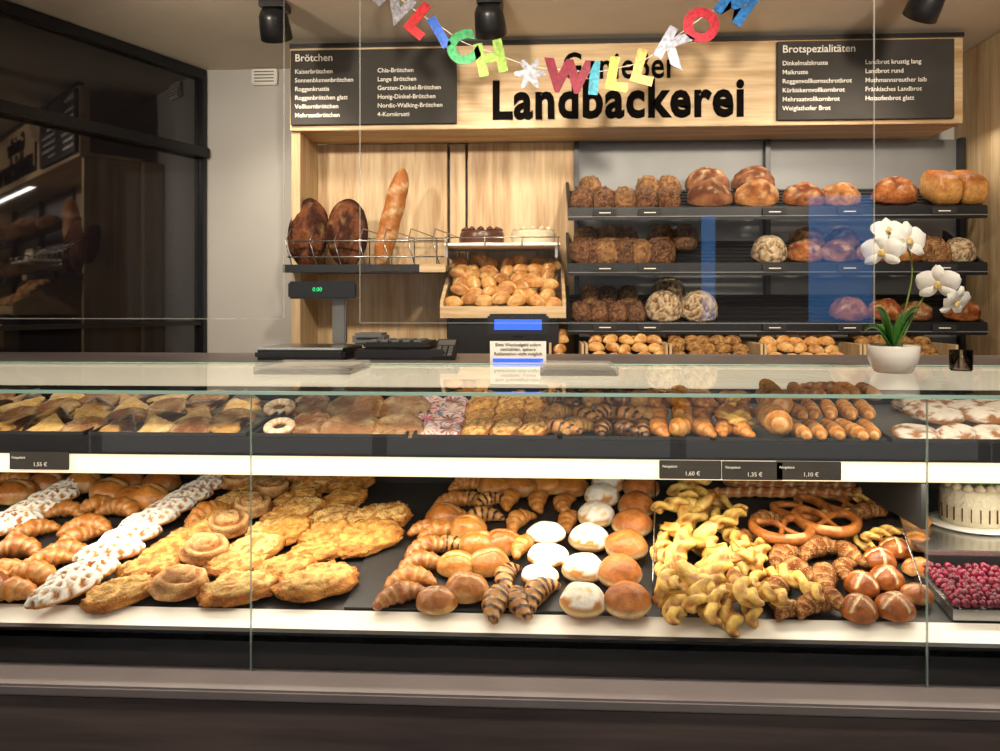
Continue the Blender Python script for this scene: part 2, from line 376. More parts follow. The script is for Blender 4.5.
INFO={'roll':('milk_roll_batch','shiny',.55),'berl':('berliner_donut_batch','crust',.6),'sugar':('sugared_cream_donut_batch','soft',.6),'glaze':('iced_bun_batch','soft',.4),
'streusel':('streusel_pastry_batch','crumb',.2),'swirl':('nut_swirl_pastry_batch','crumb',.3),'netw':('iced_lattice_pastry_batch','soft',.25),
'cross':('croissant_batch','shiny',.3),'choc':('chocolate_striped_croissant_batch','shiny',.3),'lcross':('pretzel_croissant_batch','seeded',.3),'nutc':('nut_croissant_batch','crumb',.3),'chocp':('chocolate_pastry_batch','shiny',.3),
'cheese':('cheese_stick_batch','crust',.25),'flake':('cheese_crisp_batch','crust',.1),'pretzel':('pretzel_batch','shiny',.15),'laugen':('pretzel_roll_batch','shiny',.6),
'stick':('sausage_roll_batch','shiny',.17),'tube':('pastry_horn_batch','crust',.2),'fat':('ridged_brioche_batch','shiny',.35),'cky':('butter_cookie_batch','crust',.1),'ckb':('nut_cookie_batch','crumb',.1),
'ckc':('chocolate_dipped_cookie_batch','shiny',.1),'cks':('sprinkle_cookie_batch','soft',.1),'ckcr':('florentine_cookie_batch','crumb',.1),'sugarflat':('dusted_danish_batch','soft',.2),'ring':('iced_ring_donut_batch','soft',.2),
'loafr':('round_bread_loaf_row','flour',.5),'loafs':('seeded_bread_loaf_row','seeded',.7),'loafw':('floured_bread_loaf_row','flour',.7),'loafb':('tin_bread_loaf_pair','crust',1),
'smallr':('bread_roll_heap','crust',.5),'smalls':('seeded_roll_heap','seeded',.5)}
_s=[0]
def place(kind,pos,w,yaw=0,tilt=0,reg='',extra=0,roll=0):
    _s[0]+=1; d=item(kind,w,_s[0]); nm,mt,_=INFO[kind]
    m=Matrix.Translation(pos)@Matrix.Rotation(tilt,4,'X')@Matrix.Rotation(math.radians(yaw),4,'Z')@Matrix.Rotation(extra,4,'Y')@Matrix.Rotation(roll,4,'X')
    put(nm,reg,mt,d,m)

# ------------------------------------------------------------ room
XL,XR,YF,YB,H=-3.2,3.0,-2.6,3.97,2.64
box('floor',XL,XR,YF,YB,-.05,0,M['floor'])
box('ceiling',XL,XR,YF,YB+.1,H,H+.08,M['ceil'])
box('wall_back',XL,XR,YB,YB+.1,0,H,M['wall'])
box('wall_left',XL-.1,XL,YF,YB+.1,0,H,M['wall'])
box('wall_right',XR,XR+.1,YF,YB+.1,0,H,M['wall'])
box('wall_front',XL-.1,XR+.1,YF-.1,YF,0,.35,M['wall'])
box('wall_front_lintel',XL-.1,XR+.1,YF-.1,YF,2.5,H,M['wall'])
for i in range(3):  # unseen shop-front windows, added to let in world fill light
    e=E('fill_window_%d'%(i+1)); a=XL+i*(XR-XL)/3; b=a+(XR-XL)/3
    for n_,x0,x1,z0,z1 in (('added_frame_left',a,a+.05,.35,2.5),('added_frame_right',b-.05,b,.35,2.5),('added_frame_bottom',a+.05,b-.05,.35,.4),('added_frame_top',a+.05,b-.05,2.45,2.5)):
        box(n_,x0,x1,YF-.08,YF-.02,z0,z1,M['black'],e)
    quad('pane',[(a+.05,YF-.05,.4),(b-.05,YF-.05,.4),(b-.05,YF-.05,2.45),(a+.05,YF-.05,2.45)],M['glass'],e)
A=Vector((XY(203,YB),YB,0)); B=Vector((-2.11,3.01,0)); d=(B-A).normalized()
L=2.9; ang=math.atan2(d.y,d.x)
MP=Matrix.Translation(A)@Matrix.Rotation(ang,4,'Z')
pt=E('dark_glass_partition')
box('dark_pane',0.0,L,-.03,0,0,2.6,M['partition'],pt,M4=MP)
box('cross_beam',.0,L,-.0,.05,2.19,2.24,M['black'],pt,.004,M4=MP)
box('top_rail',.0,L,-.0,.03,2.585,2.635,M['black'],pt,.004,M4=MP)
box('mid_bead',.0,L,-.0,.02,1.35,1.37,M['black'],pt,M4=MP)
for i,x in enumerate((.0,1.35,2.7)): box('post_%d'%(i+1),x,x+.03,0,.03,0,2.59,M['black'],pt,.003,M4=MP)
q=onY(266,78,YB); so=E('wall_vent'); box('vent_plate',q.x-.065,q.x+.065,YB-.03,YB-.001,q.z-.04,q.z+.04,M['white'],so,.006)
for i in range(4): box('vent_slat_%d'%(i+1),q.x-.05,q.x+.05,YB-.034,YB-.028,q.z-.027+i*.016,q.z-.022+i*.016,M['grey'],so)

# ------------------------------------------------------------ back wall unit
YP=3.86; YH=3.55
xl=XY(290,YH); xr=XY(963,YH); zt=2.605; zb=2.235
hd=E('wooden_sign_header')
box('header_panel',xl,xr,YH,YH+.05,zb,zt,M['oakh'],hd,.003)
box('header_soffit',xl,xr,YH+.05,YP,zb,zb+.02,M['oakh'],hd)
box('header_trim_top',xl,xr,YH-.012,YH+.02,zt,zt+.018,M['black'],hd)
text('shop_lettering','Landbäckerei',(XY(491,YH),YH-.004,ZY(118,YH)),.2,M['text_b'],hd,fitw=1.10,fith=.175,ext=.004,off=.0065,sp=1.1)
text('shop_lettering_upper','Genießer',(XY(562,YH),YH-.004,ZY(80,YH)),.15,M['text_b'],hd,fitw=.50,fith=.12,ext=.004,off=.002,sp=1.06)
def board(name,x0,x1,y0,y1,title,cols):
    e=E(name); a=onY(x0,y0,YH); b=onY(x1,y1,YH)
    box('slate',a.x,b.x,YH-.022,YH-.001,b.z,a.z,M['slate'],e,.002)
    w=b.x-a.x
    text('title',title,(a.x+.02,YH-.024,a.z-.05),.046,M['text_w'],e,ext=.0005,off=.0004)
    for cx,rows in cols:
        text('column',"\n".join(rows),(a.x+.02+cx*w,YH-.024,a.z-.105),.0275,M['text_w'],e,ext=.0005,off=.0002,ls=1.42)
board('menu_board',292,457,52,124,'Brötchen',[(0,['Kaiserbrötchen','Sonnenblumenbrötchen','Roggenkrustis','Roggenbrötchen glatt','Vollkornbrötchen','Mehrsaatbrötchen']),(.5,['Chia-Brötchen','Lange Brötchen','Gersten-Dinkel-Brötchen','Honig-Dinkel-Brötchen','Nordic-Walking-Brötchen','4-Kornkrusti'])])
board('menu_board.001',776,952,43,119,'Brotspezialitäten',[(0,['Dinkelmalzkruste','Maikruste','Roggenvollkornschrotbrot','Kürbiskernvollkornbrot','Mehrsaatvollkornbrot','Weiglathofer Brot']),(.47,['Landbrot krustig lang','Landbrot rund','Muthmannsreuther laib','Fränkisches Landbrot','Holzofenbrot glatt'])])
pn=E('oak_wall_paneling')
xm=XY(574,YP); xpier=XY(966,YP)
box('panel_1',XY(300,YP),XY(447,YP),YP,YB-.001,0,zb-.002,M['oak'],pn,.002)
box('panel_2',XY(450,YP),XY(465,YP),YP+.012,YB-.001,0,zb-.002,M['oak'],pn,.002)
box('panel_3',XY(468,YP),xm,YP,YB-.001,0,zb-.002,M['oak'],pn,.002)
box('end_post',xl,xl+.04,YH+.02,YP,0,zb-.002,M['oak'],pn,.002)
box('right_pier',xpier,xpier+.6,3.15,YB-.002,0,H-.002,M['oak'],pn,.003)
xr2=xpier-.005
br=E('bread_display_shelving')
box('rear_panel_1',xm+.01,(xm+xr2)/2-.01,YP+.02,YP+.05,1.18,zb-.004,M['grey'],br)
box('rear_panel_2',(xm+xr2)/2+.01,xr2-.01,YP+.02,YP+.05,1.18,zb-.004,M['grey'],br)
for i,x in enumerate((xm,(xm+xr2)/2-.012,xr2-.03)): box('upright_%d'%(i+1),x,x+.024,YP-.02,YP+.02,1.18,zb-.004,M['black'],br)
SX0,SX1=XY(568,3.5),XY(986,3.5)
SH=[ZY(221,3.5),ZY(276,3.5),ZY(334,3.5)]
RISE=.17;DY=.34;SL=RISE/DY;TA=math.atan(SL)
for k,z in enumerate(SH):
    nm='shelf_%d_'%(k+1)
    box(nm+'front_rail',SX0,SX1,3.485,3.50,z,z+.055,M['black'],br,.003)
    box(nm+'tag_rail',SX0,SX1,3.478,3.485,z+.012,z+.016,M['grey'],br)
    for sx in (SX0,SX1-.015): 
        v=[(sx,3.5,z),(sx,3.5,z+.05),(sx,3.84,z+.05+RISE),(sx,3.84,z+RISE)]; v+=[(a+.015,b,c) for a,b,c in v]
        fromdata(nm+'side',v,[(0,1,2,3),(7,6,5,4),(0,4,5,1),(1,5,6,2),(2,6,7,3),(3,7,4,0)],M['black'],br,smooth=False)
    for i in range(9):
        yy=3.505+i*.038; zz=z+.012+(yy-3.5)*SL
        box(nm+'slat_%d'%(i+1),SX0+.016,SX1-.016,-.012,.012,-.005,.005,M['black'],br,M4=Matrix.Translation((0,yy+.012,zz))@Matrix.Rotation(TA,4,'X'))
    for i,px in enumerate((605,650,775,850,945)):
        x=XY(px,3.47); box(nm+'price_tag_%d'%(i+1),x-.05,x+.05,3.472,3.478,z+.018,z+.046,M['matte'],br)
        box(nm+'price_text_%d'%(i+1),x-.025,x+.025,3.4715,3.4722,z+.028,z+.032,M['text_w'],br)
def shelf(k,kind,px,w,row=0,yaw=0,dz=0,dyy=0):
    Y=(3.585 if row==0 else 3.73)+dyy; z=SH[k]+.02+(Y-3.5)*SL+dz
    place(kind,Vector((XY(px,Y),Y,z)),w*Y/F,yaw,TA*.75,'shelf%d'%k)
R2=random.Random(3)
for px in (582,603,624,645,667): shelf(0,'loafs',px,24,0,R2.uniform(-8,8)); 
for px in (590,648,668): shelf(0,'loafs',px,23,1,5)
for px in (709,755): shelf(0,'loafr',px,44,0,10); shelf(0,'loafr',px-3,43,1,-10,.01)
for px in (803,839): shelf(0,'loafr',px,40,0)
shelf(0,'loafr',893,46,0,20,dyy=.02)
for px in (938,963): shelf(0,'loafb',px,24,0,-4,dyy=.04)
for px in (584,604,622): shelf(1,'loafs',px,27,0,20); shelf(1,'loafs',px+3,25,1,10)
for px in (640,662): shelf(1,'loafs',px,26,0,-15)
for px in (660,684): shelf(1,'loafs',px,26,1,-15)
shelf(1,'loafw',768,34,0)
for px in (803,837): shelf(1,'loafr',px,36,0); shelf(1,'loafr',px+3,34,1)
shelf(1,'loafr',872,34,0);shelf(1,'loafr',903,34,0);shelf(1,'loafs',930,28,0);shelf(1,'loafw',957,30,0)
for px in (581,599,617,635): shelf(2,'loafs',px,21,0,0)
for px in (590,608,628): shelf(2,'loafs',px,20,1,0)
for px in (663,698): shelf(2,'loafw',px,37,0); 
shelf(2,'loafw',668,34,1)
shelf(2,'loafr',848,38,0);shelf(2,'loafr',883,34,0);shelf(2,'loafr',914,32,0);shelf(2,'loafr',960,34,0)
bc=E('rear_work_counter')
bx0,bx1=XY(290,3.3),xpier-.06
box('cabinet',bx0,bx1,3.36,3.85,0,1.13,M['oak'],bc,.003); box('worktop',bx0,bx1,3.28,3.85,1.13,1.16,M['ledge'],bc,.003)
rb=E('roll_bin_rack')
bxs=[549,585,668,762,860,955]
for i in range(5):
    x0,x1=XY(bxs[i],3.35),XY(bxs[i+1],3.35)-.006
    box('bin_front_%d'%(i+1),x0,x1,3.30,3.312,1.165,1.225,M['oakh'],rb)
    box('bin_base_%d'%(i+1),x0,x1,3.312,3.6,1.165,1.18,M['oakh'],rb)
    for sx in (x0,x1-.01): box('bin_side',sx,sx+.01,3.312,3.6,1.165,1.29,M['oak'],rb)
    for jy in range(4):
        x=x0+.05
        while x<x1-.035:
            Y=3.345+jy*.062
            place('smallr' if i in(0,1,3) else 'smalls',Vector((x+R2.uniform(-.01,.01),Y,1.214+jy*.03+R2.uniform(0,.014))),.078,R2.uniform(-60,60),.3,'bin%d'%i)
            x+=.062
cr=E('wooden_roll_crate'); c0,c1=XY(440,3.38),XY(566,3.38)
zc=ZY(318,3.38)
for sx in (c0,c1-.015):
    v=[(sx,3.38,zc),(sx,3.38,zc+.07),(sx,3.74,zc+.25),(sx,3.74,zc)]; v+=[(a+.015,b,c) for a,b,c in v]
    fromdata('crate_side',v,[(0,1,2,3),(7,6,5,4),(0,4,5,1),(1,5,6,2),(2,6,7,3),(3,7,4,0)],M['oakh'],cr,smooth=False)
box('crate_front',c0+.015,c1-.015,3.38,3.395,zc,zc+.05,M['oakh'],cr); box('crate_back',c0+.015,c1-.015,3.725,3.74,zc,zc+.24,M['oakh'],cr)
box('crate_base',c0+.015,c1-.015,3.395,3.725,zc,zc+.015,M['oakh'],cr)
box('crate_stand',c0+.03,c1-.03,3.42,3.72,1.16,zc,M['black'],cr)
for jy in range(6):
    x=c0+.06
    while x<c1-.05:
        place('smallr',Vector((x+R2.uniform(-.02,.02),3.43+jy*.052,zc+.04+jy*.036+R2.uniform(0,.03))),.10,R2.uniform(-80,80),.4,'crate',R2.uniform(-.3,.3))
        x+=.068
cs=E('cake_shelf'); zs=ZY(246,3.5)
box('shelf_board',XY(445,3.5),XY(560,3.5),3.47,YP-.001,zs,zs+.012,M['white'],cs,.002)
rod('shelf_rail',[(XY(445,3.47),3.465,zs+.035),(XY(560,3.47),3.465,zs+.035)],.003,M['steel'],cs)
for px in (447,485,522,558): rod('shelf_rail_post',[(XY(px,3.47),3.465,zs),(XY(px,3.47),3.465,zs+.035)],.003,M['steel'],cs)
for px in (449,556): box('shelf_bracket',XY(px,3.6)-.006,XY(px,3.6)+.006,3.5,YP-.001,zs-.05,zs,M['steel'],cs)
def cakefn(name,px,top,side):
    p=Vector((XY(px,3.62),3.62,zs+.0125)); e=E(name)
    prof=[(.095,0),(.1,.01),(.1,.05),(.094,.062),(.05,.065),(.001,.065)]
    lobj('cake_body',prof,side,p,e); 
    for i in range(12):
        a=2*pi*i/12; lobj('cream_rosette_%d'%(i+1),[(.014,0),(.016,.006),(.009,.013),(.001,.018)],top,p+Vector((math.cos(a)*.08,math.sin(a)*.08,.063)),e,n=10)
    lobj('cake_board',[(.11,0),(.11,.004)],M['white'],p,e)
M['chococake']=mat('chocolate_icing','#4A2A1B',.3,var=.2); M['creamcake']=mat('cream_icing','#C9B99C',.5,var=.15,vscale=40)
cakefn('chocolate_torte',482,M['chococake'],M['chococake']); cakefn('cream_torte',533,M['creamcake'],M['creamcake'])
rk=E('wire_bread_rack'); zr=ZY(270,3.45)
rx0,rx1=XY(284,3.45),XY(446,3.45)
box('rack_board',rx0,rx1,3.45,YP-.001,zr,zr+.02,M['grey'],rk,.002); box('rack_front',rx0,XY(420,3.45),3.43,3.45,zr-.01,zr+.025,M['black'],rk,.002)
box('rack_front_right',XY(420,3.45),rx1,3.43,3.45,zr-.01,zr+.025,M['oakh'],rk,.002)
box('rack_label',XY(385,3.4)-.06,XY(385,3.4)+.06,3.427,3.43,zr-.003,zr+.018,M['slate'],rk)
for i in range(7):
    x=rx0+.03+i*(rx1-rx0-.06)/6
    rod('wire_%d'%(i+1),[(x,3.47,zr+.02),(x-.03,3.47,zr+.13),(x-.03,3.55,zr+.19),(x+.05,3.82,zr+.17),(x+.05,3.82,zr+.02)],.003,M['steel'],rk)
for z,Y in ((zr+.06,3.468),(zr+.13,3.468),(zr+.17,3.82)): rod('cross_wire',[(rx0+.01,Y,z),(rx1-.01,Y,z)],.0035,M['steel'],rk)
lv=E('upright_country_loaf'); lv2=E('upright_country_loaf.001')
for e,px,rz in ((lv,310,-8),(lv2,346,6)):
    d=item('big',.325,px)
    m=Matrix.Translation((XY(px,3.6),3.66,zr+.165))@Matrix.Rotation(math.radians(rz),4,'Z')@Matrix.Rotation(math.radians(78),4,'X')@Matrix.Rotation(pi/2,4,'Z')
    fromdata('loaf',[m@p for p in d[0]],d[1],M['flour'],e,d[2])
d=item('baguette',.47,5); bgp=E('baguette')
m=Matrix.Translation((XY(391,3.62),3.62,zr+.245))@Matrix.Rotation(math.radians(-76),4,'Y')@Matrix.Rotation(math.radians(-90),4,'X')@Matrix.Translation((0,0,-.04))@Matrix.Scale(1.2,4,(0,0,1))@Matrix.Scale(1.2,4,(0,1,0))
fromdata('baguette_body',[m@p for p in d[0]],d[1],M['crust'],bgp,d[2])

# ------------------------------------------------------------ ceiling spots
def spotlamp(name,x,y,tx,ty,tz,energy,size=75,zh=2.50,soft=.06,col=(1,.86,.68)):
    e=E(name); p=Vector((x,y,zh)); dr=(Vector((tx,ty,tz))-p).normalized()
    rot=dr.to_track_quat('-Z','Y').to_matrix().to_4x4()
    box('ceiling_mount',x-.05,x+.05,y-.05,y+.05,H-.03,H-.001,M['black'],e,.004)
    rod('stem',[(x,y,H-.03),(x,y,zh+.02)],.009,M['black'],e)
    lobj('housing',[(.02,.075),(.045,.065),(.055,.045),(.06,.0),(.062,-.045),(.055,-.047),(.05,-.03)],M['black'],p,e,rot)
    lobj('lens',[(.046,-.034),(.046,-.036)],M['lamp'],p,e,rot)
    l=bpy.data.lights.new(name+'_light','SPOT'); l.energy=energy; l.spot_size=math.radians(size); l.spot_blend=.8; l.shadow_soft_size=soft; l.color=col
    o=bpy.data.objects.new('spot_light',l); link(o,e); o.location=p+dr*.09; o.rotation_euler=dr.to_track_quat('-Z','Y').to_euler()
i=0
for px,yy,tx,e in ((275,3.1,-1.1,22),(490,3.1,-.1,18),(925,3.0,1.2,22)):
    spotlamp('ceiling_spotlight'+('.%03d'%i if i else ''),XY(px,yy),yy,tx,3.8,1.6,e,95,2.545); i+=1
for x,y,tx,ty,tz,en,sz in ((-1.4,1.9,-1.1,3.8,1.7,72,95),(-.4,1.9,-.2,3.8,1.7,72,95),(.5,1.9,.5,3.8,1.7,72,95),(1.4,1.9,1.4,3.8,1.7,72,95),
                        (-1.1,1.02,-.9,1.8,.9,56,100),(-.1,1.02,0,1.8,.9,56,100),(.8,1.02,.8,1.8,.9,56,100)):
    spotlamp('ceiling_spotlight.%03d'%i,x,y,tx,ty,tz,en,sz,soft=.05); i+=1  # extra spotlights out of view, added to light back wall and counter

# ------------------------------------------------------------ letter garland
gl=E('letter_garland'); YG=3.0
letters=[('Z',396,4,'#8C8C96',-45),('L',420,22,'#B01822',40),('I',440,34,'#2454B0',-30),('C',463,50,'#187A44',-20),('H',491,60,'#6F9030',-12),
('*',530,74,'#8E909A',0),('W',568,78,'#6E0E28',5),('I',594,80,'#20788E',5),('L',617,76,'#8E9030',10),('L',643,69,'#A87A32',15),('K',672,48,'#8A8D9C',30),('O',700,27,'#A81A30',30),('M',735,6,'#246AAE',35)]
pts=[]
for i,(ch,px,py,col,rot) in enumerate(letters):
    p=onY(px,py,YG); mt=mat('foil_%d'%i,col,.4,metal=.3,var=.5,vscale=70)
    pts.append(p+Vector((0,0,.03)))
    if ch=='*':
        v=[];n=48
        for j in range(n):
            a=2*pi*j/n; r=.062*(.72+.28*math.cos(6*a)); v.append(p+Vector((r*math.cos(a),-.004,r*math.sin(a))))
        for j in range(n): v.append(v[j]+Vector((0,.003,0)))
        fromdata('flower_foil',v,[tuple(range(n)),tuple(reversed(range(n,2*n)))]+[(j,(j+1)%n,n+(j+1)%n,n+j) for j in range(n)],mt,gl,smooth=False); continue
    cu=bpy.data.curves.new('letter_%d'%(i+1),'FONT'); cu.body=ch; cu.size=.155; cu.extrude=.002; cu.offset=.010; cu.align_x='CENTER'; cu.align_y='CENTER'; cu.materials.append(mt)
    o=link(bpy.data.objects.new('letter_%d_foil'%(i+1),cu),gl); o.location=p-Vector((0,.004,0)); o.rotation_euler=(pi/2,math.radians(rot),0)
p0=onY(378,-10,YG); p0.z=H-.002; p1=onY(765,-10,YG); p1.z=H-.002
rod('string',catmull([p0]+pts+[p1],3),.0016,M['text_w'],gl)

# ------------------------------------------------------------ glass counter
X0,X1=-2.3,1.75; YG0=1.45; ZT=1.290
ct=E('glass_display_counter')
box('base_front',X0,X1,1.38,1.40,.1,.755,M['dwood'],ct,.002); box('plinth',X0,X1,1.45,2.6,0,.1,M['matte'],ct)
box('front_ledge',X0,X1,1.375,1.47,.755,.775,M['ledge'],ct,.004)
box('black_band',X0,X1,1.462,1.48,.775,.842,M['black'],ct)
box('base_body',X0,X1,1.47,2.2,.1,.775,M['matte'],ct)
s_=.2; TD=math.atan(s_)
def dz(Y): return .852+(Y-1.52)*s_
def gslab(name,x0,x1,y0,y1,zf,lift,th,mt,par):
    v=[(x0,y0,zf(y0)+lift),(x1,y0,zf(y0)+lift),(x1,y1,zf(y1)+lift),(x0,y1,zf(y1)+lift)]; v+=[(a,b,c-th) for a,b,c in v]
    return fromdata(name,v,[(0,1,2,3),(7,6,5,4),(4,5,1,0),(5,6,2,1),(6,7,3,2),(7,4,0,3)],mt,par,smooth=False)
def slab(*a): return gslab(*a[:5],dz,*a[5:])
def onDeck(px,py,lf=0.):
    r=ray(px,py); t=(dz(0)+lf-CZ)/(r.z-s_*r.y); return r*t+Vector((0,0,CZ))
slab('deck_front_white',X0,X1,1.462,1.545,-.004,.012,M['white'],ct)
slab('deck',X0,X1,1.545,2.14,-.006,.012,M['tray'],ct)
box('rear_wall',X0,X1,2.15,2.17,.775,1.235,M['matte'],ct)
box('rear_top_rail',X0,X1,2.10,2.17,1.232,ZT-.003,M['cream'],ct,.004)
box('service_top',X0,X1,2.175,2.68,1.262,1.287,M['ledge'],ct,.004)
box('service_body',X0,X1,2.2,2.6,.1,1.262,M['oak'],ct)
quad('front_pane',[(X0,YG0,.775),(X1,YG0,.775),(X1,YG0,ZT),(X0,YG0,ZT)],M['glass'],ct)
quad('top_pane',[(X0,YG0,ZT),(X1,YG0,ZT),(X1,2.17,ZT),(X0,2.17,ZT)],M['tglass'],ct)
box('front_glass_edge',X0,X1,YG0-.004,YG0+.004,ZT-.005,ZT+.001,M['gedge'],ct)
box('rear_glass_edge',X0,X1,2.17,2.175,ZT-.006,ZT+.001,M['gedge'],ct)
for px in (251,927):
    x=XY(px,YG0); box('pane_joint',x-.0009,x+.0009,YG0-.003,YG0+.003,.776,ZT-.007,M['joint'],ct)
ZU=1.160; US=.09; TU=math.atan(US)
def uz(Y): return ZU+(Y-1.70)*US
gslab('upper_shelf_plate',X0,X1,1.70,2.10,uz,-.006,.008,M['matte'],ct)
box('upper_shelf_front',X0,X1,1.685,1.70,ZU-.033,ZU+.006,M['black'],ct,.002)
box('led_profile',X0,X1,1.69,1.73,ZU-.076,ZU-.035,M['led'],ct,.003)
ends=[-2.25]+[XY(p,1.71) for p in (88,250,)]+[XY(p,1.71) for p in (410,560,712,888)]+[1.7]
for i in range(len(ends)-1):
    t=E('baking_tray'+('.%03d'%i if i else '')); a,b=ends[i]+.006,ends[i+1]-.006
    gslab('tray_base',a,b,1.702,2.095,uz,0,.005,M['tray'],t); box('tray_lip_front',a,b,1.702,1.708,ZU,ZU+.012,M['matte'],t)
    gslab('tray_lip_left',a,a+.005,1.708,2.095,uz,.012,.012,M['matte'],t); gslab('tray_lip_right',b-.005,b,1.708,2.095,uz,.012,.012,M['matte'],t)
for i,(px,py,w,tx) in enumerate(((40,461,62,'1,55 €'),(690,470,60,'1,60 €'),(752,471,58,'1,35 €'),(808,471,62,'1,10 €'))):
    e=E('price_tag'+('.%03d'%i if i else '')); p=onY(px,py,1.683); ww=w*1.7/F/2
    box('card',p.x-ww,p.x+ww,1.678,1.684,p.z-.018,p.z+.02,M['slate'],e,.001)
    text('price',tx,(p.x-.012,1.677,p.z-.010),.012,M['text_w'],e,ext=.0003); text('label','Feingebäck',(p.x-ww+.006,1.677,p.z+.006),.007,M['text_w'],e,ext=.0003)
for i,(pa,pb) in enumerate((((653,604),(656,487)),((921,608),(884,490)))):
    p=onDeck(*pa); q=onDeck(*pb); q.y=min(q.y,2.12); u=Vector((0,0,.05))
    e=E('glass_tray_divider'+('.%03d'%i if i else ''))
    quad('pane',[p,q,q+u,p+u],M['glass'],e); rod('pane_edge',[p,p+u,q+u],.0016,M['steel'],e)
tl=E('deck_tray'); a,b=onZ(340,612,.86).x,onZ(640,612,.86).x
slab('tray_bed',a,b,1.55,2.12,.0,.004,M['tray'],tl)
x=onY(932,560,1.7).x
ck=E('cake_compartment_shelf')
box('cake_shelf_top',x,X1-.01,1.72,2.12,.925,.937,M['steel'],ck,.002); box('cake_shelf_front',x,X1-.01,1.72,1.735,.892,.925,M['matte'],ck)
box('cake_side_wall',x-.012,x-.002,1.72,2.12,.98,1.075,M['matte'],ck)
cx=Vector((XY(973,1.92),1.92,.938)); ce=E('cream_cake')
lobj('cake_plate',[(.08,0),(.10,.004),(.10,.007),(.08,.008)],M['white'],cx,ce)
lobj('cake_body',[(.066,.008),(.069,.012),(.069,.080),(.064,.088),(.04,.089),(.001,.089)],mat('cake_cream','#D0C4A8',.5,var=.1,bump=.6),cx,ce,n=40)
M['pist']=mat('pistachio','#4F6F20',.6); 
for j in range(24):
    a=2*pi*j/24; box('choc_line_%d'%j,-.001,.001,-.0025,.0025,.02,.05,M['chococake'],ce,M4=Matrix.Translation(cx)@Matrix.Rotation(a,4,'Z')@Matrix.Translation((0,-.069,0)))
for j in range(14):
    a=2*pi*j/14; lobj('rosette_%d'%j,[(.011,0),(.013,.006),(.007,.012),(.001,.018)],M['creamcake'],cx+Vector((math.cos(a)*.053,math.sin(a)*.053,.088)),ce,n=10)
    lobj('pistachio_%d'%j,[(.005,0),(.007,.004),(.001,.008)],M['pist'],cx+Vector((math.cos(a)*.053,math.sin(a)*.053,.102)),ce,n=8)
bt=E('berry_sheet_cake'); bx=onY(945,600,1.58).x
slab('cake_tray',bx,bx+.22,1.55,1.70,.018,.02,M['steel'],bt)
g=G()
for a in range(15):
    for b in range(10):
        rr=R2.uniform(.007,.010); dd=blob(rr*2,rr*2,rr*1.8,lambda x,y,z,k:mix(C('#3E0616'),C('#8A1636'),.5+k*2),nu=8,nv=6,seed=a*b)
        yy=1.557+b*.0145; g.add(dd,Matrix.Translation((bx+.012+a*.0142+R2.uniform(-.004,.004),yy,dz(yy)+.018+R2.uniform(0,.004))))
fromdata('berries',g.v,g.f,M['shiny'],bt,g.c)

# ------------------------------------------------------------ goods on the lower deck
def deck(kind,px,py,w,yaw=0,lift=0,extra=0,tiltx=0):
    hf=INFO[kind][2]
    depth=1.6
    for _ in range(3):
        wm=w*depth/F; lf=lift+hf*wm*.5
        r=ray(px,py); t=(dz(0)+lf-CZ)/(r.z-s_*r.y); depth=t
    Y=min(max(r.y*t,1.55),2.09)
    p=Vector((r.x*t,Y,dz(Y)+lift))
    if Y!=r.y*t: p.x=XY(px,Y)
    place(kind,p,w*depth/F,yaw,TD+tiltx,'deckL' if px<340 else 'deckM' if px<652 else 'deckR',extra)
def col(kind,a,b,n,w0,w1,yaw,jit=6,lift=0.,tx=0):
    for i in range(n):
        t=i/max(1,n-1)
        deck(kind,a[0]+(b[0]-a[0])*t+R2.uniform(-jit,jit)*.4,a[1]+(b[1]-a[1])*t,w0+(w1-w0)*t,yaw+R2.uniform(-12,12),lift if i else 0,0,tx if i else 0)
for q in (('cross',12,603,62,10),('cross',34,575,66,-12),('cross',64,552,56,20),('cross',18,548,58,5),('cross',88,526,56,10),('cross',122,508,52,-10),
          ('roll',112,489,42,0),('roll',150,495,42,0),('roll',128,480,38,0),('roll',18,490,42,0),('roll',48,481,38,0),('cross',78,538,50,60),('cross',-25,580,70,30),
          ('cross',-30,545,70,-30),('roll',-20,600,60,0),('roll',85,480,38,0),('cross',34,530,50,35),('cross',15,478,42,0),('roll',162,480,38,10),('cross',98,505,46,30),('cross',48,560,54,30),('roll',135,495,40,0),('cross',66,510,44,10),('cross',5,570,50,40)): deck(*q,lift=.0)
for q in (('netw',66,594,70,52),('netw',84,572,64,40),('netw',110,551,62,25),('netw',130,535,58,35),('netw',150,519,54,35),('netw',170,507,50,35),('netw',188,496,46,30),('netw',203,486,42,30),('netw',216,478,38,30),
          ('netw',12,520,54,20),('netw',34,508,50,25),('netw',54,496,46,30),('netw',72,486,42,30),('netw',-20,530,60,20)): deck(*q,lift=.010)
deck('streusel',120,592,70,40)
col('streusel',(150,566),(252,486),6,58,42,35,6,.010,.22)
deck('swirl',180,583,58,0); deck('swirl',206,549,50,0,.010,0,.15); deck('swirl',228,524,46,0,.012,0,.15); deck('swirl',252,505,42,0,.012,0,.15)
deck('streusel',240,586,76,22)
col('streusel',(240,562),(312,484),6,62,42,28,6,.010,.22)
deck('streusel',318,580,80,30); deck('streusel',285,566,58,25,.012,0,.2)
col('streusel',(318,550),(350,482),5,60,46,28,5,.010,.2)
deck('streusel',366,536,76,30,.004,0,.1); deck('streusel',378,518,66,25,.01,0,.15); deck('streusel',285,530,56,30,.014,0,.2); deck('streusel',300,508,50,30,.014,0,.2)
deck('cross',208,512,50,60,.01);deck('swirl',270,488,40,0,.01);deck('cross',290,478,44,0,.01);deck('swirl',238,480,38,0,.01);deck('cross',318,478,42,50,.01);deck('cross',350,476,44,20,.01)
col('cross',(402,594),(466,484),8,60,42,20,6,.005)
